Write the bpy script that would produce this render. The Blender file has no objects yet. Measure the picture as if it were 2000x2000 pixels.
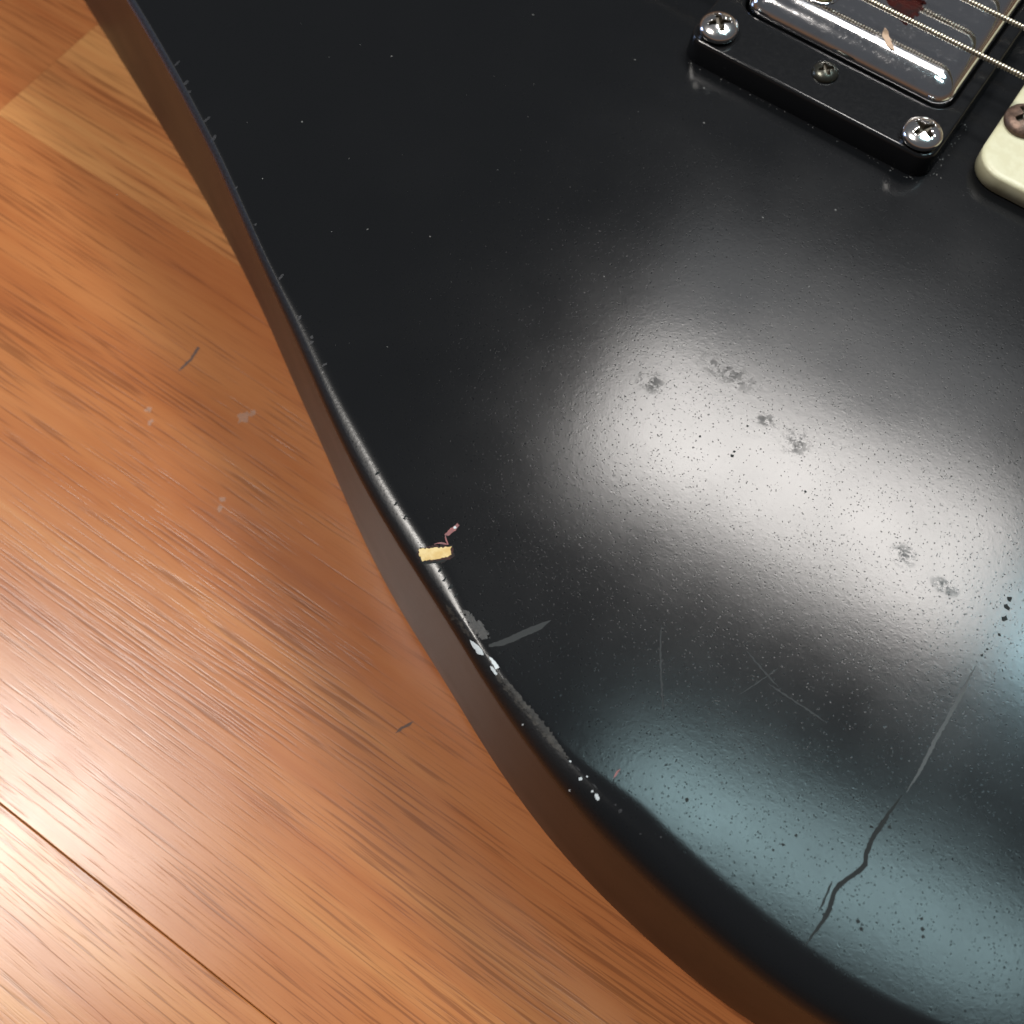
import bpy, bmesh, math, random
from mathutils import Vector, Matrix
from mathutils.bvhtree import BVHTree

MM = 0.001
sc = bpy.context.scene
COL = sc.collection
rnd = random.Random(7)

# ------------------------------------------------------------------ camera
cam = bpy.data.cameras.new('camera')
cam.sensor_width = 36.0
cam.lens = 18.0 / math.tan(math.radians(23.45))
cam.clip_start = 0.005
cam.clip_end = 50.0
camo = bpy.data.objects.new('camera', cam)
COL.objects.link(camo)
R3 = Matrix(((0.998752, -0.049938, 0.0),
             (0.045804, 0.916082, -0.398367),
             (0.019893, 0.397870, 0.917226)))
camo.matrix_world = Matrix.Translation((0, 0, 192.145 * MM)) @ R3.to_4x4()
cam.dof.use_dof = True
cam.dof.focus_distance = 0.168
cam.dof.aperture_fstop = 28.0
sc.camera = camo

# ------------------------------------------------------------------ room light
world = bpy.data.worlds.new('World')
sc.world = world
world.use_nodes = True
bg = world.node_tree.nodes['Background']
wt = world.node_tree                # dim room: warm near the wooden floor, grey towards the ceiling
tc = wt.nodes.new('ShaderNodeTexCoord'); sx = wt.nodes.new('ShaderNodeSeparateXYZ'); cr = wt.nodes.new('ShaderNodeValToRGB')
wt.links.new(tc.outputs['Generated'], sx.inputs[0]); wt.links.new(sx.outputs[2], cr.inputs[0]); wt.links.new(cr.outputs[0], bg.inputs['Color'])
cr.color_ramp.elements[0].position = 0.0; cr.color_ramp.elements[0].color = (1.0, 0.56, 0.32, 1)
cr.color_ramp.elements[1].position = 0.45; cr.color_ramp.elements[1].color = (0.52, 0.55, 0.60, 1)
bg.inputs['Strength'].default_value = 0.16

def ceiling_panel(name, x, y, sx, sy, rot, watts, color, z=2.4):
    l = bpy.data.lights.new(name, 'AREA')
    l.shape = 'RECTANGLE'; l.size = sx; l.size_y = sy
    l.energy = watts; l.color = color
    o = bpy.data.objects.new(name, l); COL.objects.link(o)
    o.location = (x, y, z); o.rotation_euler = (0, 0, math.radians(rot))
    return o

ceiling_panel('ceiling_light', 0.67, 1.18, 0.98, 0.37, -26, 53, (1.0, 0.955, 0.915))
ceiling_panel('ceiling_light', 0.78, 1.56, 0.95, 0.42, -25, 4.5, (0.96, 0.98, 1.0))  # added dim panel: ceiling glow that softens the main lamp's reflection
ceiling_panel('ceiling_light', 0.68, 0.32, 0.92, 0.17, -24, 11, (0.60, 0.89, 0.94))
ceiling_panel('ceiling_light', 1.27, 0.84, 0.26, 0.20, -20, 10, (0.58, 0.90, 1.0))
ceiling_panel('ceiling_light', -1.12, 0.36, 0.66, 0.42, -20, 74, (1.0, 0.95, 0.89))
# daylight window, far off to the left
wl = bpy.data.lights.new('window_light', 'AREA')
wl.shape = 'RECTANGLE'; wl.size = 0.8; wl.size_y = 0.9; wl.energy = 17; wl.color = (0.45, 0.62, 1.0)
wo = bpy.data.objects.new('window_light', wl); COL.objects.link(wo)
wo.location = (-3.2, 1.40, 0.95)
wo.rotation_euler = (Vector((0, 0, 0)) - wo.location).to_track_quat('-Z', 'Y').to_euler()

vs = sc.view_settings
vs.view_transform = 'Standard'; vs.look = 'None'; vs.exposure = 0.0; vs.gamma = 1.0
vs.use_curve_mapping = False
sc.cycles.max_bounces = 5
sc.cycles.caustics_reflective = False
sc.cycles.caustics_refractive = False
sc.cycles.use_denoising = True

# ------------------------------------------------------------------ node helpers
class NT:
    def __init__(self, name):
        self.mat = bpy.data.materials.new(name); self.mat.use_nodes = True
        self.t = self.mat.node_tree; self.b = self.t.nodes['Principled BSDF']
    def n(self, typ, **kw):
        x = self.t.nodes.new(typ)
        for k, v in kw.items(): setattr(x, k, v)
        return x
    def put(self, sock, v):
        if isinstance(v, bpy.types.NodeSocket): self.t.links.new(v, sock)
        else: sock.default_value = v
    def m(self, op, a, b=0.0, c=None, clamp=False):
        x = self.n('ShaderNodeMath', operation=op, use_clamp=clamp)
        self.put(x.inputs[0], a); self.put(x.inputs[1], b)
        if c is not None: self.put(x.inputs[2], c)
        return x.outputs[0]
    def sstep(self, v, lo, hi, to0=0.0, to1=1.0):
        x = self.n('ShaderNodeMapRange', interpolation_type='SMOOTHSTEP')
        self.put(x.inputs[0], v)
        for i, q in zip((1, 2, 3, 4), (lo, hi, to0, to1)): self.put(x.inputs[i], q)
        return x.outputs[0]
    def scale(self, v, s):
        x = self.n('ShaderNodeVectorMath', operation='MULTIPLY')
        self.put(x.inputs[0], v); x.inputs[1].default_value = s
        return x.outputs[0]
    def add(self, a, b):
        x = self.n('ShaderNodeVectorMath', operation='ADD')
        self.put(x.inputs[0], a); self.put(x.inputs[1], b)
        return x.outputs[0]
    def noise(self, v, s=1.0, det=2.0, rough=0.5, dist=0.0, dim='3D'):
        x = self.n('ShaderNodeTexNoise', noise_dimensions=dim)
        self.put(x.inputs['Vector'], v); x.inputs['Scale'].default_value = s
        x.inputs['Detail'].default_value = det; x.inputs['Roughness'].default_value = rough
        x.inputs['Distortion'].default_value = dist
        return x.outputs[0]
    def voro(self, v, s=1.0, rand=1.0):
        x = self.n('ShaderNodeTexVoronoi')
        self.put(x.inputs['Vector'], v); x.inputs['Scale'].default_value = s
        x.inputs['Randomness'].default_value = rand
        return x.outputs['Distance'], x.outputs['Color']
    def mix(self, fac, a, b, blend='MIX'):
        x = self.n('ShaderNodeMix', data_type='RGBA', blend_type=blend)
        self.put(x.inputs[0], fac)
        for sk, v in ((x.inputs[6], a), (x.inputs[7], b)):
            self.put(sk, v if isinstance(v, bpy.types.NodeSocket) else (*v, 1.0))
        return x.outputs[2]
    def ramp(self, v, stops):
        x = self.n('ShaderNodeValToRGB'); self.put(x.inputs[0], v)
        e = x.color_ramp.elements
        while len(e) < len(stops): e.new(0.5)
        for k, (p, c) in enumerate(stops): e[k].position = p; e[k].color = (*c, 1)
        return x.outputs[0]
    def bump(self, h, dist, strength=1.0, normal=None):
        x = self.n('ShaderNodeBump'); self.put(x.inputs['Height'], h)
        x.inputs['Distance'].default_value = dist; x.inputs['Strength'].default_value = strength
        if normal is not None: self.put(x.inputs['Normal'], normal)
        return x.outputs[0]
    def set(self, **kw):
        for k, v in kw.items():
            s = self.b.inputs[k.replace('_', ' ')]
            if isinstance(v, tuple) and len(v) == 3: v = (*v, 1.0)
            self.put(s, v)
        return self.mat

def objco(N):                       # object coordinates in millimetres
    t = N.n('ShaderNodeTexCoord')
    return N.scale(t.outputs['Object'], (1000, 1000, 1000))

# ------------------------------------------------------------------ materials
def mat_wood():
    N = NT('laminate_wood')
    c = objco(N)
    info = N.n('ShaderNodeObjectInfo')
    r = info.outputs['Random']
    cx = N.n('ShaderNodeCombineXYZ')
    N.put(cx.inputs[0], N.m('MULTIPLY', r, 917.0)); N.put(cx.inputs[1], N.m('MULTIPLY', r, 331.0)); N.put(cx.inputs[2], N.m('MULTIPLY', r, 77.0))
    p = N.add(c, cx.outputs[0])
    # slow wander of the grain across the board
    wob = N.noise(N.scale(p, (0.006, 0.02, 0.01)), 1.0, 1.0)
    cy = N.n('ShaderNodeCombineXYZ'); N.put(cy.inputs[1], N.m('MULTIPLY', wob, 4.0))
    q = N.add(p, cy.outputs[0])
    broad = N.noise(N.scale(q, (0.007, 0.085, 0.05)), 1.0, 3.0, 0.55)
    mid = N.noise(N.scale(q, (0.010, 0.50, 0.2)), 1.0, 3.0, 0.6)
    tone = N.m('ADD', N.m('MULTIPLY', broad, 0.70), N.m('MULTIPLY', mid, 0.30))
    # each board has its own tone: the red channel of the object colour
    sepc = N.n('ShaderNodeSeparateColor'); N.put(sepc.inputs[0], info.outputs['Color'])
    tone = N.m('ADD', tone, N.m('SUBTRACT', sepc.outputs[0], 0.5))
    base = N.ramp(tone, [(0.22, (0.215, 0.061, 0.019)), (0.42, (0.290, 0.097, 0.030)), (0.56, (0.335, 0.127, 0.042)), (0.78, (0.425, 0.205, 0.072))])
    # pores: short dark dashes along the grain
    pore = N.noise(N.scale(q, (0.052, 2.0, 1.0)), 1.0, 2.0, 0.55)
    dens = N.noise(N.scale(q, (0.012, 0.06, 0.05)), 1.0, 1.0)
    pm = N.sstep(N.m('ADD', pore, N.m('MULTIPLY', N.m('SUBTRACT', dens, 0.5), 0.30)), 0.51, 0.66)
    fine = N.noise(N.scale(q, (0.10, 4.2, 1.0)), 1.0, 1.0, 0.5)
    fm = N.sstep(fine, 0.55, 0.75)
    col = N.mix(N.m('MULTIPLY', pm, 0.48), base, (0.085, 0.023, 0.008))
    col = N.mix(N.m('MULTIPLY', fm, 0.22), col, (0.10, 0.029, 0.010))
    h = N.m('ADD', N.m('MULTIPLY', pm, -1.0), N.m('MULTIPLY', fine, -0.7))
    h = N.m('ADD', h, N.m('MULTIPLY', N.noise(p, 2.5, 2.0), 0.35))
    nrm = N.bump(h, 0.000008)
    rough = N.m('ADD', 0.20, N.m('MULTIPLY', N.noise(p, 0.08, 3.0), 0.10))
    return N.set(Base_Color=col, Roughness=rough, Normal=nrm, Specular_IOR_Level=0.27)

def mat_black():
    N = NT('satin_black_lacquer')
    c = objco(N)
    # orange peel and pits in the finish
    jit = N.n('ShaderNodeTexNoise'); N.put(jit.inputs['Vector'], c); jit.inputs['Scale'].default_value = 1.6
    off = N.n('ShaderNodeVectorMath', operation='SCALE'); N.put(off.inputs[0], jit.outputs['Color']); off.inputs['Scale'].default_value = 0.55
    cj = N.add(c, off.outputs[0])
    d1, k1 = N.voro(cj, 2.3)
    sep = N.n('ShaderNodeSeparateColor'); N.put(sep.inputs[0], k1)
    area = N.noise(c, 0.045, 2.0)
    keep = N.sstep(N.m('ADD', sep.outputs[0], N.m('MULTIPLY', N.m('SUBTRACT', area, 0.5), 1.6)), 0.30, 0.46)
    rad = N.m('ADD', 0.16, N.m('MULTIPLY', sep.outputs[1], 0.18))
    pit = N.m('MULTIPLY', N.sstep(d1, N.m('MULTIPLY', rad, 0.45), rad, 1.0, 0.0), keep)
    d2, k2 = N.voro(N.add(cj, (31.0, 17.0, 5.0)), 1.25)
    nib = N.sstep(d2, 0.05, 0.30, 1.0, 0.0)      # raised nibs in the sprayed coat
    peel = N.noise(c, 1.1, 2.0, 0.55)
    grain = N.noise(c, 4.5, 2.0, 0.6)
    h = N.m('ADD', N.m('ADD', N.m('MULTIPLY', pit, -0.09), N.m('MULTIPLY', nib, 0.06)), N.m('ADD', N.m('MULTIPLY', peel, 0.12), N.m('MULTIPLY', grain, 0.10)))
    geo = N.n('ShaderNodeNewGeometry'); sz = N.n('ShaderNodeSeparateXYZ'); N.put(sz.inputs[0], geo.outputs['Normal'])
    worn = N.m('MULTIPLY', N.sstep(sz.outputs[2], 0.998, 0.94), N.sstep(sz.outputs[2], 0.25, 0.70))       # rubbed rounded edge
    sxx = N.n('ShaderNodeSeparateXYZ'); N.put(sxx.inputs[0], c)
    worn = N.m('MULTIPLY', worn, N.sstep(sxx.outputs[0], 46.0, 66.0, 1.0, 0.0))      # the rubbed stretch ends before the lower bout
    dull = N.sstep(sz.outputs[2], 0.40, 0.05)                                          # the sides keep their dull unpolished coat
    h = N.m('ADD', h, N.m('MULTIPLY', N.m('MULTIPLY', worn, N.noise(c, 1.7, 3.0, 0.65)), 2.0))
    nrm = N.bump(h, 0.000032)
    # rubbed smudges where the satin is worn dull
    sm = None
    for (u, v, a, b) in SMUDGES:
        x = N.n('ShaderNodeVectorMath', operation='SUBTRACT'); N.put(x.inputs[0], c); x.inputs[1].default_value = (u + 60, v - 175, 45)
        y = N.scale(x.outputs[0], (1 / a, 1 / b, 0.02))
        L = N.n('ShaderNodeVectorMath', operation='LENGTH'); N.put(L.inputs[0], y)
        w = N.sstep(L.outputs['Value'], 0.1, 1.3, 1.0, 0.0)
        sm = w if sm is None else N.m('MAXIMUM', sm, w)
    smn = N.noise(c, 0.9, 5.0, 0.75, 0.0)
    sm = N.m('MULTIPLY', sm, N.sstep(smn, 0.44, 0.60))
    spec = N.m('SUBTRACT', 0.24, N.m('MULTIPLY', sm, 0.08))
    spec = N.m('SUBTRACT', spec, N.m('MULTIPLY', pit, 0.16))
    rough = N.m('ADD', 0.145, N.m('MULTIPLY', N.m('SUBTRACT', N.noise(c, 0.06, 3.0), 0.5), 0.10))
    rough = N.m('ADD', rough, N.m('MULTIPLY', sm, 0.18))
    rough = N.m('ADD', rough, N.m('ADD', N.m('MULTIPLY', worn, 0.34), N.m('MULTIPLY', dull, 0.25)))
    col = N.mix(sm, (0.0058, 0.0062, 0.0070), (0.0085, 0.009, 0.0095))
    return N.set(Base_Color=col, Roughness=rough, Normal=nrm, Specular_IOR_Level=spec)

def mat_plain(name, col, rough, metal=0.0, bump=0.0, bs=2.0, spec=0.5, var=0.0, cvar=None):
    N = NT(name); c = objco(N)
    n1 = N.noise(c, bs, 3.0, 0.6)
    kw = dict(Base_Color=col, Roughness=rough, Metallic=metal, Specular_IOR_Level=spec)
    if cvar is not None:
        kw['Base_Color'] = N.mix(N.sstep(N.noise(c, bs * 0.35, 3.0, 0.6), 0.40, 0.62), col, cvar)
    if var: kw['Roughness'] = N.m('ADD', rough, N.m('MULTIPLY', N.m('SUBTRACT', n1, 0.5), var))
    if bump: kw['Normal'] = N.bump(n1, bump)
    return N.set(**kw)

def mat_chrome():
    N = NT('chrome'); c = objco(N)
    sm = N.sstep(N.noise(c, 0.22, 4.0, 0.6), 0.48, 0.66)
    fine = N.sstep(N.noise(c, 1.6, 3.0, 0.7), 0.56, 0.66)
    rough = N.m('ADD', 0.07, N.m('ADD', N.m('MULTIPLY', sm, 0.04), N.m('MULTIPLY', fine, 0.06)))
    col = N.mix(N.m('MULTIPLY', sm, 0.5), (0.78, 0.77, 0.78), (0.62, 0.60, 0.60))
    return N.set(Base_Color=col, Roughness=rough, Metallic=1.0)

SMUDGES = [(-21.1, 90.2, 5.5, 2.2), (-7.3, 85.8, 2.2, 2.4), (12.9, 79.3, 1.9, 1.7), (19.5, 78.5, 2.0, 1.2), (-29.2, 82.3, 2.2, 1.8), (-12.5, 86.5, 2.0, 1.6)]

M = {
    'wood': mat_wood(),
    'black': mat_black(),
    'chrome': mat_chrome(),
    'ring': mat_plain('black_gloss_plastic', (0.006, 0.0063, 0.007), 0.13, bump=0.000004, bs=1.2, var=0.12),
    'screw_chrome': mat_plain('screw_chrome', (0.90, 0.88, 0.86), 0.15, metal=1.0, bs=2.2, var=0.08),
    'screw_dark': mat_plain('blackened_steel', (0.055, 0.055, 0.045), 0.30, metal=0.8, bump=0.00001, bs=3.0, var=0.2),
    'slot_dark': mat_plain('grimy_slot_shade', (0.045, 0.036, 0.024), 0.45, metal=0.5, bump=0.00002, bs=3.0),
    'reflect_red': mat_plain('red_reflection', (0.055, 0.008, 0.006), 0.22, metal=0.6, var=0.1, cvar=(0.025, 0.012, 0.012)),  # colour of a reflection painted on the pickup cover
    'reflect_beige': mat_plain('beige_reflection', (0.42, 0.29, 0.20), 0.35, var=0.1, cvar=(0.25, 0.18, 0.13)),  # likewise a painted reflection, the beige one
    'rust': mat_plain('rusty_steel', (0.085, 0.055, 0.042), 0.48, metal=0.55, bump=0.00006, bs=2.5, var=0.3, cvar=(0.15, 0.095, 0.07)),
    'nickel': mat_plain('nickel_winding', (0.55, 0.51, 0.42), 0.30, metal=1.0, var=0.1),
    'groove': mat_plain('grimy_groove_shade', (0.12, 0.10, 0.07), 0.5, metal=0.6),
    'cream': mat_plain('aged_cream_plastic', (0.47, 0.455, 0.315), 0.42, bump=0.000012, bs=1.5, var=0.15, cvar=(0.44, 0.42, 0.28)),
    'bronze': mat_plain('tarnished_bronze', (0.10, 0.075, 0.03), 0.35, metal=0.8, bump=0.00002, bs=2.0, var=0.2),
    'crack': mat_plain('bare_crack', (0.012, 0.0145, 0.015), 0.75, spec=0.15),
    'scratch': mat_plain('grey_scratch', (0.0105, 0.0125, 0.0135), 0.55, spec=0.2, bump=0.00002, bs=3.0),
    'pale': mat_plain('pale_scratch', (0.024, 0.028, 0.030), 0.5, spec=0.3, bump=0.00003, bs=3.0),
    'faint': mat_plain('faint_scratch', (0.013, 0.0155, 0.017), 0.5, spec=0.16, bump=0.00002, bs=3.0),
    'mottle': mat_plain('mottled_scuff', (0.007, 0.007, 0.0075), 0.42, spec=0.3, bump=0.00006, bs=2.6, cvar=(0.015, 0.014, 0.0135)),
    'scuff': mat_plain('scuffed_edge', (0.023, 0.0215, 0.019), 0.55, spec=0.25, bump=0.00008, bs=3.2, cvar=(0.006, 0.006, 0.006)),
    'nick': mat_plain('nicked_lacquer', (0.009, 0.010, 0.0125), 0.45, spec=0.22, bump=0.00004, bs=4.0),
    'bare': mat_plain('bare_maple', (0.44, 0.30, 0.10), 0.6, bump=0.00010, bs=1.8, cvar=(0.52, 0.40, 0.18)),
    'red': mat_plain('red_undercoat', (0.15, 0.024, 0.024), 0.5, bump=0.00004, bs=3.0, cvar=(0.10, 0.022, 0.025)),
    'redrim': mat_plain('broken_lacquer_rim', (0.030, 0.010, 0.009), 0.6, spec=0.15, bump=0.00006, bs=3.0, cvar=(0.005, 0.004, 0.004)),
    'white': mat_plain('white_primer', (0.40, 0.44, 0.46), 0.5, bump=0.00006, bs=3.0),
    'dust': mat_plain('dust', (0.16, 0.16, 0.155), 0.8),
    'film': mat_plain('dried_spill', (0.46, 0.36, 0.30), 0.28),
    'dark': mat_plain('dark_mark', (0.055, 0.022, 0.012), 0.6),
    'sub': mat_plain('subfloor', (0.06, 0.03, 0.015), 0.8),
}

M['film'].node_tree.nodes['Principled BSDF'].inputs['Alpha'].default_value = 0.27      # thin, see-through residue

# ------------------------------------------------------------------ mesh helpers
def link(name, me, mat, parent=None):
    o = bpy.data.objects.new(name, me); COL.objects.link(o)
    if mat is not None and not me.materials: me.materials.append(mat)
    if parent is not None: o.parent = parent
    return o
def mesh(name, verts, faces, smooth=True):
    me = bpy.data.meshes.new(name)
    me.from_pydata([tuple(c * MM for c in v) for v in verts], [], faces)
    bm = bmesh.new(); bm.from_mesh(me); bmesh.ops.recalc_face_normals(bm, faces=bm.faces); bm.to_mesh(me); bm.free()
    me.polygons.foreach_set('use_smooth', [smooth] * len(me.polygons))
    return me
def loft(name, rings, cap0=True, cap1=True, smooth=True):
    n = len(rings[0]); v = [p for r in rings for p in r]; f = []
    for i in range(len(rings) - 1):
        a, b = i * n, (i + 1) * n
        for j in range(n):
            k = (j + 1) % n
            f.append((a + j, a + k, b + k, b + j))
    if cap0: f.append(tuple(range(n)))
    if cap1: f.append(tuple((len(rings) - 1) * n + j for j in range(n)))
    return mesh(name, v, f, smooth)
def rrect(u0, u1, v0, v1, r, z, seg=8):
    out = []
    for cx, cy, a0 in ((u1 - r, v1 - r, 0), (u0 + r, v1 - r, 90), (u0 + r, v0 + r, 180), (u1 - r, v0 + r, 270)):
        for k in range(seg + 1):
            a = math.radians(a0 + 90 * k / seg)
            out.append((cx + r * math.cos(a), cy + r * math.sin(a), z))
    return out
def sharp_by_angle(me, deg):
    bm = bmesh.new(); bm.from_mesh(me); lim = math.radians(deg)
    for e in bm.edges:
        if len(e.link_faces) == 2 and e.calc_face_angle(0) > lim: e.smooth = False
    bm.to_mesh(me); bm.free()

# ------------------------------------------------------------------ floor
GR = math.radians(-32.2)
floor = link('floor', mesh('floor', [(-900, -900, -12), (900, -900, -12), (900, 900, -12), (-900, 900, -12), (-900, -900, -6), (900, -900, -6), (900, 900, -6), (-900, 900, -6)],
             [(0, 1, 2, 3), (4, 5, 6, 7), (0, 1, 5, 4), (1, 2, 6, 5), (2, 3, 7, 6), (3, 0, 4, 7)], False), M['sub'])
floor.rotation_euler[2] = GR
floor['kind'] = 'structure'
def plank(u0, u1, v0, v1, tone, gap=(0.05, 0.05, 0.05, 0.05), bev=0.16):
    a, b, c, d = u0 + gap[0], u1 - gap[1], v0 + gap[2], v1 - gap[3]
    cu, cv = (a + b) / 2, (c + d) / 2
    hx, hy = (b - a) / 2, (d - c) / 2
    bx0, bx1, by0, by1 = [bev if g > 0 else 0.02 for g in gap]
    low = [(-hx, -hy, -6), (hx, -hy, -6), (hx, hy, -6), (-hx, hy, -6)]
    mid = [(x, y, -min(bev, 0.28)) for x, y, _ in low]
    top = [(-hx + bx0, -hy + by0, 0), (hx - bx1, -hy + by0, 0), (hx - bx1, hy - by1, 0), (-hx + bx0, hy - by1, 0)]
    o = link('plank', loft('plank', [low, mid, top], smooth=False), M['wood'], floor)
    o.location = (cu * MM, cv * MM, 0)
    o.color = (0.5 + tone, 0.5, 0.5, 1)
    return o
W = 100.6
rows = [(-17.9 + W * k, -17.9 + W * (k + 1)) for k in range(-6, 7)]
for k, (v0, v1) in enumerate(rows):
    if k == 5:   plank(-900, 900, v0, v1, 0.03)                                  # below the visible seam
    elif k == 6: plank(-900, 900, v0, v1, -0.02, gap=(0.05, 0.05, 0.05, 0))         # the long board beside the body
    elif k == 7:
        plank(-900, -182, v0, v1, -0.07, gap=(0.1, 0, 0, 0.1)); plank(-182, 500, v0, v1, 0.15, gap=(0, 0.1, 0, 0.1)); plank(500, 900, v0, v1, 0.0)
    else:
        cut = rnd.uniform(-500, 500)
        plank(-900, cut, v0, v1, rnd.uniform(-0.06, 0.08)); plank(cut, 900, v0, v1, rnd.uniform(-0.06, 0.08))

# ------------------------------------------------------------------ guitar
T = 45.0
GA = math.radians(-32.0)
guitar = bpy.data.objects.new('electric_guitar', None); COL.objects.link(guitar)
gu, gv = -60.0, 175.0
guitar.location = ((gu * math.cos(GA) - gv * math.sin(GA)) * MM, (gu * math.sin(GA) + gv * math.cos(GA)) * MM, 0)
guitar.rotation_euler[2] = GA
guitar['label'] = 'worn satin black electric guitar lying face up on the wooden floor'
guitar['category'] = 'guitar'
def G(p): return (p[0] - gu, p[1] - gv, p[2])
def Gs(ps): return [G(p) for p in ps]

low = [(-262, 155), (-228, 134.5), (-196, 119.5), (-167, 106.5), (-140.7, 94.6), (-126.9, 88), (-117.1, 83), (-104.6, 76.2), (-94, 69.8), (-85.4, 64.7),  # in-frame points projected from image pixels onto the body plane; rest guessed
       (-74.9, 58.6), (-62.7, 51.2), (-50.6, 44.8), (-41, 40.6), (-32.4, 37), (-23.2, 32.8), (-11.9, 28.6), (-2.8, 26), (8, 24), (20, 22.6), (32, 22.2),
       (45, 24.0), (58, 28.4), (75, 40), (98, 57), (125, 88), (143, 128)]
pts = [(-275, 175)] + low + [(150, 175)] + [(u, 350 - v) for u, v in reversed(low)]
def smooth_closed(pts, step=1.6, sig=5.0):
    P = [Vector(p) for p in pts]; n = len(P); dense = []
    for i in range(n):
        p0, p1, p2, p3 = P[i - 1], P[i], P[(i + 1) % n], P[(i + 2) % n]
        for k in range(24):
            t = k / 24
            dense.append(0.5 * ((2 * p1) + (p2 - p0) * t + (2 * p0 - 5 * p1 + 4 * p2 - p3) * t * t + (3 * p1 - p0 - 3 * p2 + p3) * t ** 3))
    L = [0.0]
    for i in range(len(dense)): L.append(L[-1] + (dense[(i + 1) % len(dense)] - dense[i]).length)
    tot = L[-1]; m = int(tot / step); out = []; j = 0
    for i in range(m):
        s = tot * i / m
        while L[j + 1] < s: j += 1
        t = (s - L[j]) / max(1e-9, L[j + 1] - L[j])
        out.append(dense[j].lerp(dense[(j + 1) % len(dense)], t))
    w = int(3 * sig / step); ker = [math.exp(-0.5 * (k * step / sig) ** 2) for k in range(-w, w + 1)]; S = sum(ker)
    return [sum((out[(i + k) % m] * ker[k + w] for k in range(-w, w + 1)), Vector((0, 0))) / S for i in range(m)]
OUT = smooth_closed(pts)
def tangent_normals(O):
    m = len(O); res = []
    for i in range(m):
        d = (O[(i + 1) % m] - O[i - 1]).normalized()
        res.append(Vector((d.y, -d.x)))
    c = sum(O, Vector((0, 0))) / m
    if sum((O[i] - c).dot(res[i]) for i in range(m)) < 0: res = [-r for r in res]
    return res
NRM = tangent_normals(OUT)
KEYS = [(-300, 1.0, 12, 30, 2.0), (-90, 1.2, 14, 32, 2.3), (-72, 2.2, 17, 32, 2.6), (-55, 3.1, 22, 36, 2.8), (-38, 2.9, 21, 34, 3.0), (-29, 1.2, 12, 28, 3.2),
        (-14, 1.2, 9, 20, 3.6), (2, 3.0, 13, 17, 4.8), (22, 3.2, 18, 19, 4.8), (300, 3.4, 18, 19, 5.0)]
def prof_params(u):
    for a, b in zip(KEYS, KEYS[1:]):
        if u <= b[0]:
            t = max(0.0, (u - a[0]) / (b[0] - a[0])); t = t * t * (3 - 2 * t)
            return [a[k] * (1 - t) + b[k] * t for k in range(1, 5)]
    return list(KEYS[-1][1:])
N1, N2 = 10, 14
def profile(u):                     # (distance in from the outline, drop below the top)
    a1, t1, t2, R = prof_params(u)
    t1, t2 = math.radians(t1), math.radians(t2)
    wid = a1 + R * (1 - math.sin(t2)); out = [(wid + 4.0, 0.0)]; x, z = wid, 0.0
    out.append((x, z))
    for k in range(N1):
        th = t1 * ((k + 0.5) / N1) ** 1.4; x -= a1 / N1; z += math.tan(th) * a1 / N1; out.append((x, z))
    z0 = z
    for k in range(1, N2 + 1):
        th = t2 + (math.pi / 2 - t2) * k / N2
        out.append((R * (1 - math.sin(th)), z0 + R * (math.cos(t2) - math.cos(th))))
    zs = out[-1][1]
    for k in (0.25, 0.5, 0.75): out.append((0.0, zs + (T - 4 - zs) * k))
    for k in range(7):
        a = math.pi / 2 * k / 6; out.append((4 * (1 - math.cos(a)), T - 4 + 4 * math.sin(a)))
    return out
PR = [profile(p.x) for p in OUT]
nr = len(PR[0])
rings = [[G((OUT[i].x - NRM[i].x * PR[i][k][0], OUT[i].y - NRM[i].y * PR[i][k][0], T - PR[i][k][1])) for i in range(len(OUT))] for k in range(nr)]
body = link('body', loft('body', rings), M['black'], guitar)
body['label'] = 'black body with a worn rounded edge'
bm = bmesh.new(); bm.from_mesh(body.data)
BVH = BVHTree.FromBMesh(bm); bm.free()
def onbody(u, v, lift=0.02):
    x, y, _ = G((u, v, 0))
    h, n, _, _ = BVH.ray_cast(Vector((x * MM, y * MM, 0.2)), Vector((0, 0, -1)))
    if h is None: return None
    h = h / MM + n * lift
    return (h.x, h.y, h.z)

# ---- wear marks on the body, most coordinates taken from image pixels via the camera -------------------------------------------------
def resample(ps, step):
    out = [Vector(ps[0])]
    for a, b in zip(ps, ps[1:]):
        a, b = Vector(a), Vector(b); k = max(1, int((b - a).length / step))
        for i in range(1, k + 1): out.append(a.lerp(b, i / k))
    return out
def strip(name, ps, w, mat, jit=0.25, step=0.35, lift=0.02, parent=None, surf=onbody, taper=(0.15, 0.15), label=None):
    q = resample(ps, step); n = len(q); v = []; f = []; m = 2 if w < 0.3 else 3 if w < 0.6 else 6
    for i, p in enumerate(q):
        d = (q[min(n - 1, i + 1)] - q[max(0, i - 1)]).normalized(); s = Vector((-d.y, d.x)); t = i / max(1, n - 1)
        ww = w * min(1.0, taper[0] + 5 * t * (1 - taper[0])) * min(1.0, taper[1] + 5 * (1 - t) * (1 - taper[1]))
        c = p + s * rnd.uniform(-1, 1) * jit * w * 0.5; ga, gb = [0.5 * ww * (1 + rnd.uniform(-jit, jit)) for _ in (0, 1)]
        for k in range(m):
            e = c + s * (-ga + (ga + gb) * k / (m - 1)); h = surf(e.x, e.y, lift)
            if h is None: h = surf(p.x, p.y, lift) or G((e.x, e.y, T))
            v.append(h)
    for i in range(n - 1):
        for k in range(m - 1): a = m * i + k; f.append((a, a + 1, a + m + 1, a + m))
    o = link(name, mesh(name, v, f), M[mat], parent or body)
    if label: o['label'] = label
    return o
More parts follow.
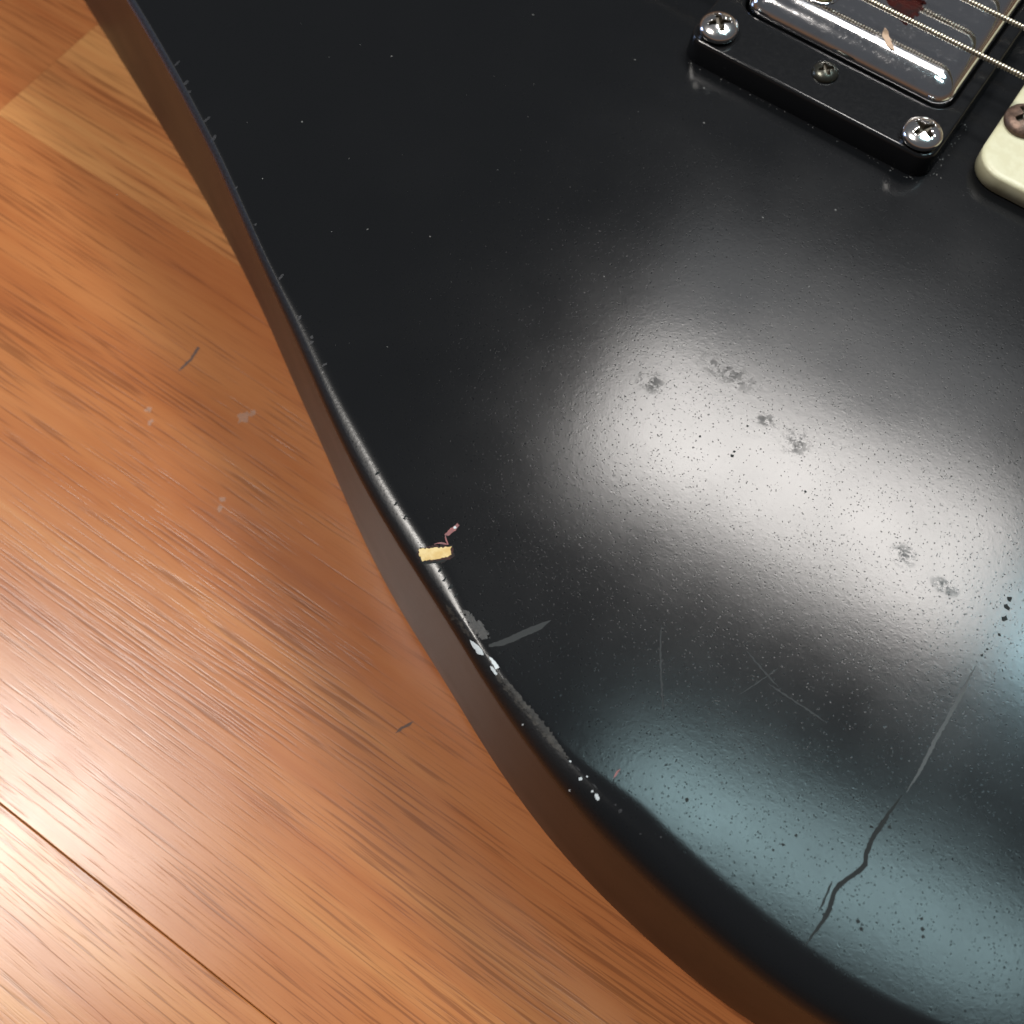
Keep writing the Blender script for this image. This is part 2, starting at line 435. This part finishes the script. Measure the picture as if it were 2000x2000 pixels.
def blob(name, ps, mat, lift=0.03, jit=0.08, parent=None, surf=onbody, label=None):
    q = resample(list(ps) + [ps[0]], 0.22)[:-1]; c = sum(q, Vector((0, 0))) / len(q); v = []; f = []; n = len(q)
    fr = (1.0, 0.7, 0.35)
    for t in fr:
        for p in q:
            e = c + (p - c) * t
            if t == 1.0: e = e + Vector((rnd.uniform(-jit, jit), rnd.uniform(-jit, jit)))
            h = surf(e.x, e.y, lift) or surf(c.x, c.y, lift) or G((c.x, c.y, T)); v.append(h)
    v.append(surf(c.x, c.y, lift) or G((c.x, c.y, T)))
    for r in range(2):
        for j in range(n): k = (j + 1) % n; f.append((r * n + j, r * n + k, (r + 1) * n + k, (r + 1) * n + j))
    for j in range(n): f.append((2 * n + j, 2 * n + (j + 1) % n, 3 * n))
    o = link(name, mesh(name, v, f), M[mat], parent or body)
    if label: o['label'] = label
    return o
def disc(u, v, r, n=10, e=0.3):
    a0 = rnd.uniform(0, 6.28)
    return [(u + r * (1 + rnd.uniform(-e, e)) * math.cos(a0 + k * 6.2832 / n), v + r * (1 + rnd.uniform(-e, e)) * math.sin(a0 + k * 6.2832 / n)) for k in range(n)]

# the long crack and its light tail
strip('crack', [(27.39, 50.6), (27.07, 47.5), (26.87, 44.74), (26.82, 43.23), (27.06, 41.7), (27.52, 40.56), (27.2, 39.32), (26.1, 36.68), (25.96, 35.37), (26.4, 33.54), (26.44, 31.81), (26.2, 30.11), (25.98, 28.18)], 0.58, 'crack', jit=0.14, label='dark jagged crack in the lacquer near the lower edge')
strip('crack', [(25.11, 36.57), (25.35, 34.45), (25.49, 32.41)], 0.26, 'crack', jit=0.4)
strip('scratch', [(27.64, 70.91), (27.82, 65.26), (27.73, 59.57), (27.89, 54.96), (27.69, 51.12)], 0.46, 'pale', jit=0.2, label='long pale scratch running into the crack')
strip('scratch', [(-25.6, 36.9), (-24.54, 38.11), (-23.27, 40.02), (-21.98, 42.27), (-20.91, 44.39)], 0.85, 'scratch', jit=0.12, taper=(0.35, 0.1), label='broad grey scrape beside the edge')
strip('scratch', [(-8.86, 52.31), (-6.29, 48.03), (-2.48, 42.49)], 0.22, 'faint', jit=0.5)
strip('scratch', [(2.24, 55.5), (6.17, 54.24), (7.99, 53.7)], 0.26, 'faint', jit=0.5)
strip('scratch', [(6.67, 53.36), (9.73, 53.28), (12.73, 53.27), (15.37, 53.18)], 0.24, 'faint', jit=0.5)
strip('scratch', [(4.41, 50.06), (5.69, 53.08), (6.75, 55.89)], 0.14, 'faint', jit=0.5)
# chip down to the bare wood with red undercoat beside it
blob('paint_chip', [(-41.2, 42.7), (-40.2, 43.7), (-38.5, 45.0), (-37.6, 45.7), (-36.9, 45.0), (-36.5, 44.2), (-37.2, 43.0), (-38.3, 42.1), (-39.8, 41.3), (-40.8, 41.7)], 'redrim', 0.02, 0.18)  # broken rim tinted dark, so the flush chip looks recessed
blob('paint_chip', [(-40.97, 42.74), (-40.12, 43.34), (-39.35, 44.03), (-38.41, 44.6), (-37.71, 45.27), (-37.31, 44.83), (-36.92, 44.3), (-37.44, 43.49), (-38.29, 42.56), (-39.21, 42.08), (-39.74, 41.63), (-40.51, 41.98)], 'bare', 0.035, 0.15, label='yellow chip showing bare wood at the edge')
strip('paint_chip', [(-39.9, 41.3), (-38.9, 41.75), (-37.9, 42.5), (-36.9, 43.6)], 0.30, 'crack', jit=0.3, lift=0.03)
blob('paint_chip', [(-39.39, 46.18), (-39.28, 47.44), (-38.98, 48.57), (-38.53, 48.52), (-38.54, 47.6), (-38.89, 46.44)], 'red', 0.03, 0.05, label='small red chip above the yellow one')
blob('paint_chip', disc(-38.85, 47.9, 0.20, 8), 'white', 0.05, 0.03)
strip('paint_chip', [(-39.34, 46.3), (-38.68, 45.78), (-38.22, 45.37), (-39.07, 45.04), (-39.76, 44.3)], 0.28, 'red', jit=0.5)
strip('paint_chip', [(-3.13, 31.82), (-3.12, 32.75), (-3.01, 33.29)], 0.22, 'red', jit=0.4)
# white chips along the lower edge
for ps in ([(-28.15, 36.31), (-27.06, 36.28), (-26.0, 36.04), (-25.4, 35.53), (-26.22, 35.42), (-27.49, 35.84)], [(-24.79, 35.83), (-23.83, 35.72), (-22.8, 35.28), (-23.09, 34.9), (-23.84, 35.28)],
           [(-23.97, 34.88), (-23.53, 34.95), (-22.47, 34.47), (-22.92, 34.31)]):
    blob('paint_chip', ps, 'white', 0.05, 0.06)
for u, v, r in ((-6.46, 29.5, 0.20), (-4.43, 29.06, 0.15), (-3.75, 28.95, 0.22), (-3.45, 28.75, 0.24), (-5.94, 30.15, 0.11), (-8.69, 30.52, 0.13), (-6.84, 27.85, 0.09), (-16.25, 31.17, 0.08)):
    blob('paint_chip', disc(u, v, r), 'white', 0.05, 0.02)
for u, v, r in ((-0.27, 28.99, 0.22), (-1.14, 29.28, 0.13), (5.47, 29.13, 0.10), (3.23, 28.1, 0.10)):
    blob('paint_chip', disc(u, v, r), 'nick', 0.05, 0.03)
strip('paint_chip', [(-4.97, 29.83), (-3.98, 29.6)], 0.16, 'nick', jit=0.4)
strip('paint_chip', [(-7.85, 30.4), (-6.92, 30.26)], 0.16, 'nick', jit=0.4)
# scuffed ridge
strip('scuff', [(-23.6, 34.9), (-22.21, 34.32), (-19.64, 33.61), (-18.09, 33.21), (-15.13, 32.46), (-12.01, 31.42), (-9.08, 30.64)], 1.0, 'scuff', jit=0.22, step=0.25, lift=0.03, label='grey scuffed stretch of the body edge')
strip('scuff', [(-33.6, 38.5), (-32.52, 38.03), (-31.72, 37.73), (-29.9, 37.15), (-28.39, 36.65)], 0.55, 'scuff', jit=0.5, step=0.25, lift=0.03)
blob('scuff', [(-31.22, 39.13), (-29.49, 39.02), (-27.58, 38.63), (-26.07, 37.99), (-26.61, 37.25), (-28.04, 37.32), (-29.85, 38.01)], 'mottle', 0.03, 0.25)
# nicks that cross the ridge
for u, v in [(-127.58, 90.42), (-122.74, 88.0), (-119.53, 85.77), (-117.54, 84.84), (-112.15, 82.03), (-108.07, 79.7), (-100.85, 75.66), (-98.98, 74.39), (-95.4, 72.53), (-93.66, 71.64),
             (-92.12, 70.87), (-88.88, 68.61), (-86.63, 67.18), (-84.39, 66.48), (-83.29, 65.72), (-82.13, 65.0), (-80.1, 63.92), (-77.17, 61.93), (-76.31, 61.57), (-74.44, 60.17), (-73.64, 60.25), (-72.53, 59.56),
             (-70.92, 58.6), (-69.04, 57.63), (-67.31, 56.5)]:
    if rnd.random() < 0.42: continue
    L = rnd.uniform(0.35, 1.5); e = rnd.uniform(-0.3, 0.5); u += rnd.uniform(-0.5, 0.5)
    strip('nick', [(u - 0.08 * L, v - 0.45 * L), (u + e * 0.3, v), (u + e * L, v + 0.65 * L)], rnd.uniform(0.25, 0.6), 'nick', jit=0.3, step=0.2, lift=0.03, taper=(0.8, 0.05))
for a, b in (((-52.5, 48.0), (-52.2, 48.9)), ((-45.4, 44.9), (-45.2, 45.7)), ((-37.03, 41.4), (-36.9, 42.2)), ((-35.77, 40.7), (-35.6, 41.5)), ((-34.49, 40.2), (-34.3, 41.1)), ((-47.67, 45.8), (-47.5, 46.5)), ((-33.2, 39.8), (-33.0, 40.5))):
    strip('nick', [a, b], 0.30, 'crack', jit=0.4, step=0.2, lift=0.03)
# dark pits
for k, (u, v) in enumerate([(27.4, 81.88), (27.56, 80.58), (28.01, 78.99), (28.42, 76.53), (27.94, 73.81), (27.75, 72.67), (-18.88, 78.9), (-14.21, 84.18), (-13.71, 79.61), (-13.63, 78.89), (-2.56, 79.97), (25.41, 47.55), (26.07, 44.93),
                            (18.96, 38.73), (17.49, 35.64), (18.21, 36.88), (27.88, 46.19), (36.02, 38.8), (36.64, 37.83), (37.08, 37.09), (29.91, 34.21), (30.61, 33.65), (5.76, 34.8)]):
    blob('pit', disc(u, v, (0.36 if k < 3 else 0.22) * rnd.uniform(0.7, 1.2), 9, 0.35), 'crack', 0.025, 0.03)
# dust lying on the lacquer: tiny flakes, one mass
def dust_mesh():
    v = []; f = []
    known = [(-50.92, 133.54), (-30.36, 116.77), (-21.92, 124.56), (-82.24, 130.4), (-47.23, 127.37), (-97.11, 78.15), (-69.74, 84.38), (-78.2, 79.97), (-99.16, 90.39), (-95.85, 109.47), (-44.37, 93.59), (-18.45, 109.79)]
    spots = [(p, rnd.uniform(0.13, 0.2)) for p in known] + [((rnd.uniform(-120, 70), rnd.uniform(60, 135)), rnd.choice((0.05, 0.06, 0.07, 0.09, 0.11))) for _ in range(50)]
    spots += [((rnd.uniform(-58, -13), 137.0 - abs(rnd.gauss(0, 0.35))), rnd.choice((0.06, 0.08, 0.12))) for _ in range(34)] + [((-13.1 + abs(rnd.gauss(0, 0.5)), rnd.uniform(137, 152)), rnd.choice((0.07, 0.1, 0.15))) for _ in range(22)]
    for (u, w), r in spots:
        x, y, z = G((u, w, T)); b = len(v); a0 = rnd.uniform(0, 6.28); s = rnd.uniform(0.35, 1.0)
        for k in range(5):
            a = k * 6.2832 / 5; dx, dy = r * math.cos(a), r * s * math.sin(a)
            v.append((x + dx * math.cos(a0) - dy * math.sin(a0), y + dx * math.sin(a0) + dy * math.cos(a0), z + 0.02))
        v.append((x, y, z + 0.02 + r * 0.5))
        f += [(b + k, b + (k + 1) % 5, b + 5) for k in range(5)]
    return mesh('dust', v, f, False)
du = link('dust', dust_mesh(), M['dust'], body); du['kind'] = 'stuff'
# marks on the floor boards
def onfloor(u, v, lift=0.02): return (u, v, lift)
def fl(ps):                          # guitar axes to board axes
    a = GA - GR
    return [(u * math.cos(a) - v * math.sin(a), u * math.sin(a) + v * math.cos(a)) for u, v in ps]
strip('scratch', fl([(-111.53, 64.68), (-111.03, 61.77), (-111.16, 58.45)]), 0.5, 'dark', parent=floor, surf=onfloor, taper=(1.0, 0.05), jit=0.3)
strip('scratch', fl([(-36.07, 30.49), (-37.04, 28.57), (-37.43, 27.27)]), 0.45, 'dark', parent=floor, surf=onfloor, jit=0.3)
for u, v, r in ((-95.4, 57.9, 1.1), (-94.4, 59.6, 0.7), (-110.3, 49.3, 0.6), (-108.3, 47.5, 0.55), (-87.6, 43.3, 0.55), (-86.8, 41.6, 0.6)):
    (q,) = fl([(u, v)]); blob('dried_spot', disc(q[0], q[1], r, 11, 0.5), 'film', 0.02, 0.12, parent=floor, surf=onfloor)

# ---- pickup ring, pickup, strings, plate -----------------------------------
def ring_mesh():
    u0, u1, v0, v1 = -57.4, -13.6, 137.4, 224.6
    h0, h1, h2, h3 = -53.5, -16.0, 147.7, 214.3
    z0, z1 = T + 0.05, T + 4.2
    outer = [rrect(u0 - 0.3, u1 + 0.3, v0 - 0.3, v1 + 0.3, 3.0, z0), rrect(u0, u1, v0, v1, 2.8, z1 - 0.5),
             rrect(u0 + 0.15, u1 - 0.15, v0 + 0.15, v1 - 0.15, 2.7, z1 - 0.15), rrect(u0 + 0.4, u1 - 0.4, v0 + 0.4, v1 - 0.4, 2.4, z1), rrect(u0 + 0.6, u1 - 0.6, v0 + 0.6, v1 - 0.6, 2.3, z1)]
    inner = [rrect(h0 - 0.65, h1 + 0.65, h2 - 0.65, h3 + 0.65, 3.5, z1), rrect(h0 - 0.4, h1 + 0.4, h2 - 0.4, h3 + 0.4, 3.4, z1), rrect(h0, h1, h2, h3, 3.0, z1 - 0.4), rrect(h0, h1, h2, h3, 3.0, z0)]
    me = loft('mounting_ring', [Gs(r) for r in outer + inner], cap0=False, cap1=False)
    sharp_by_angle(me, 50); return me
ring = link('mounting_ring', ring_mesh(), M['ring'], guitar)
ring['label'] = 'glossy black plastic ring round the pickup'

def screw_mesh(name, R, dome, side, cross, depth, mat, nr_=30, na=96):
    v = [(0, 0, 0)]; f = []
    def hgt(x, y):
        r = math.hypot(x, y); z = side + dome * math.sqrt(max(0.0, 1 - (r / R) ** 2 * 0.97)) 
        arm = 0.0
        for a, b in ((x, y), (y, x)):
            half = 0.15 * R * (1.25 - 0.4 * abs(a) / (cross * R))
            d = max(abs(b) - half, abs(a) - cross * R)
            arm = max(arm, min(1.0, max(0.0, -d / (0.06 * R))))
        slope = 1.0 - 0.45 * min(1.0, r / (cross * R))
        return z - depth * arm * slope
    ca, sa = math.cos(0.5), math.sin(0.5)
    v[0] = (0, 0, hgt(0, 0))
    for i in range(1, nr_ + 1):
        r = R * (i / nr_)
        for j in range(na):
            a = 2 * math.pi * j / na; x, y = r * math.cos(a), r * math.sin(a)
            v.append((x, y, hgt(x * ca + y * sa, -x * sa + y * ca)))
    for zz, rr in ((side * 0.55, R * 1.0), (0.25, R * 0.97), (0.0, R * 0.90)):
        for j in range(na):
            a = 2 * math.pi * j / na; v.append((rr * math.cos(a), rr * math.sin(a), zz))
    for j in range(na): f.append((0, 1 + j, 1 + (j + 1) % na))
    for i in range(nr_ + 2):
        for j in range(na):
            k = (j + 1) % na; a, b = 1 + i * na, 1 + (i + 1) * na
            f.append((a + j, b + j, b + k, a + k))
    me = mesh(name, v, f); sharp_by_angle(me, 42)
    me.materials.append(mat); me.materials.append(M['slot_dark'])
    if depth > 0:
        for p in me.polygons:                     # cross slot coloured darker: dirt plus painted recess shade
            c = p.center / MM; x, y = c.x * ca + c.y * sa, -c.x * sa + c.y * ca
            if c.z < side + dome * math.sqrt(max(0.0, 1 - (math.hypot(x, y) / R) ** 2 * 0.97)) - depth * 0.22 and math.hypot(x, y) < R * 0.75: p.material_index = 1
    return me
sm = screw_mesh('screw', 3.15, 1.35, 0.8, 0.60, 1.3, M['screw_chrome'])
def put(name, me, mat, parent, u, v, z, rz=0.0, label=None):
    o = link(name, me, mat, parent); x, y, z = G((u, v, z)); o.location = (x * MM, y * MM, z * MM); o.rotation_euler[2] = rz
    if label: o['label'] = label
    return o
for u, v, a in ((-53.7, 141.1, 0.25), (-17.1, 140.8, 0.62), (-53.7, 221.0, 1.1), (-17.1, 221.0, 0.1)):
    put('screw', sm, M['screw_chrome'], ring, u, v, T + 4.35, a)
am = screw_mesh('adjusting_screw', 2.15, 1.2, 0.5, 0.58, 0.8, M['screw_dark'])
put('adjusting_screw', am, M['screw_dark'], ring, -35.4, 143.6, T + 3.7, 0.3, 'small blackened height screw in the end of the ring')
put('adjusting_screw', am, M['screw_dark'], ring, -35.4, 218.4, T + 3.7, 0.9)

def cover_mesh():
    u0, u1, v0, v1 = -53.2, -16.3, 148.0, 214.0
    zt = T + 7.2; r = 2.9; rr = []
    rr.append(rrect(u0, u1, v0, v1, 3.2, T - 2)); rr.append(rrect(u0, u1, v0, v1, 3.2, zt - r))
    for k in range(1, 10):
        a = math.pi / 2 * k / 9; i = 4.4 * (1 - math.cos(a))
        rr.append(rrect(u0 + i, u1 - i, v0 + i, v1 - i, max(1.0, 3.4 - 0.6 * i), zt - r + r * math.sin(a), 8))
    i = 5.2
    rr.append(rrect(u0 + i, u1 - i, v0 + i, v1 - i, 0.9, zt))
    return loft('pickup_cover', [Gs(x) for x in rr])
cover = link('pickup_cover', cover_mesh(), M['chrome'], guitar)
cover['label'] = 'chrome pickup cover with smudges'
def oncover(u, v, lift=0.01): return G((u, v, T + 7.2 + lift))  # surface for the room reflections painted on as coloured patches
blob('painted_reflection', [(-35.0, 160.5), (-32.0, 164.0), (-28.6, 163.2), (-28.15, 160.0), (-29.16, 156.9), (-31.4, 158.0)], 'reflect_red', 0.01, 0.35, parent=cover, surf=oncover, label='dull red reflection painted on the chrome')
strip('painted_reflection', [(-31.4, 154.4), (-30.4, 152.9), (-29.2, 151.7), (-28.0, 151.1)], 1.0, 'reflect_beige', jit=0.15, lift=0.01, parent=cover, surf=oncover, label='curled beige reflection painted on the chrome')
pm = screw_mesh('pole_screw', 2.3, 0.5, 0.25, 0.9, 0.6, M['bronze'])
def ferrule():
    n = 40; prof = [(2.35, 0.0), (2.45, 0.22), (2.75, 0.26), (2.95, 0.05)]
    return loft('ferrule', [[(r * math.cos(2 * math.pi * j / n), r * math.sin(2 * math.pi * j / n), z) for j in range(n)] for r, z in prof], False, False)
fm_ = ferrule()
for k in range(6):
    put('pole_screw', pm, M['bronze'], cover, -43.2, 155.4 + k * 9.9, T + 7.0, 0.2 + k)
    put('screw_rim', fm_, M['chrome'], cover, -43.2, 155.4 + k * 9.9, T + 7.2)

def wound_string(r0, ua, ub, pitch=0.50, seg=12):
    n = int((ub - ua) / pitch) * 4; rings = []
    for i in range(n + 1):
        u = ua + (ub - ua) * i / n; rr = r0 * (0.97, 1.0, 0.93, 0.80)[i % 4]
        rings.append([(u, rr * math.cos(2 * math.pi * j / seg), rr * math.sin(2 * math.pi * j / seg)) for j in range(seg)])
    me = loft('string', rings)
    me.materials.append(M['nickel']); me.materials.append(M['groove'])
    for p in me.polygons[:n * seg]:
        if (p.index // seg) % 4 in (2, 3): p.material_index = 1      # darker grooves: dirt plus painted shade, so the windings show
    return me
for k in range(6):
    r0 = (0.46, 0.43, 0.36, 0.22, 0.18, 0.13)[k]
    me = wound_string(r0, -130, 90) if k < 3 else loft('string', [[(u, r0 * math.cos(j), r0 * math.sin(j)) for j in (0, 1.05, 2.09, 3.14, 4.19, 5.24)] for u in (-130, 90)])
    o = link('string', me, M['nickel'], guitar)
    o.location = (-gu * MM, (155.2 + 9.2 * k - gv) * MM, (T + 9.8) * MM)
    if k == 0: o['label'] = 'thick wound string nearest the body edge'

def plate_mesh():
    rr = []; u0, u1, v0, v1 = -8.5, 61.5, 141.6, 208.4; z1 = T + 3.4
    for i, z, r in ((0.25, T + 0.05, 4.8), (0.0, T + 0.35, 5.0), (0.0, z1 - 0.5, 5.0), (0.12, z1 - 0.2, 4.9), (0.5, z1, 4.6), (1.2, z1, 4.2)):
        rr.append(rrect(u0 + i, u1 - i, v0 + i, v1 - i, r, z, 10))
    return loft('bridge_plate', [Gs(x) for x in rr])
plate = link('bridge_plate', plate_mesh(), M['cream'], guitar)
plate['label'] = 'aged cream plastic plate with a rounded corner'
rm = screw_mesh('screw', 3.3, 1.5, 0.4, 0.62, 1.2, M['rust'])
put('screw', rm, M['rust'], plate, -5.2, 153.8, T + 3.3, 0.4, 'rusty brown screw in the cream plate')
put('screw', rm, M['rust'], plate, -5.2, 197.4, T + 3.3, 1.4)
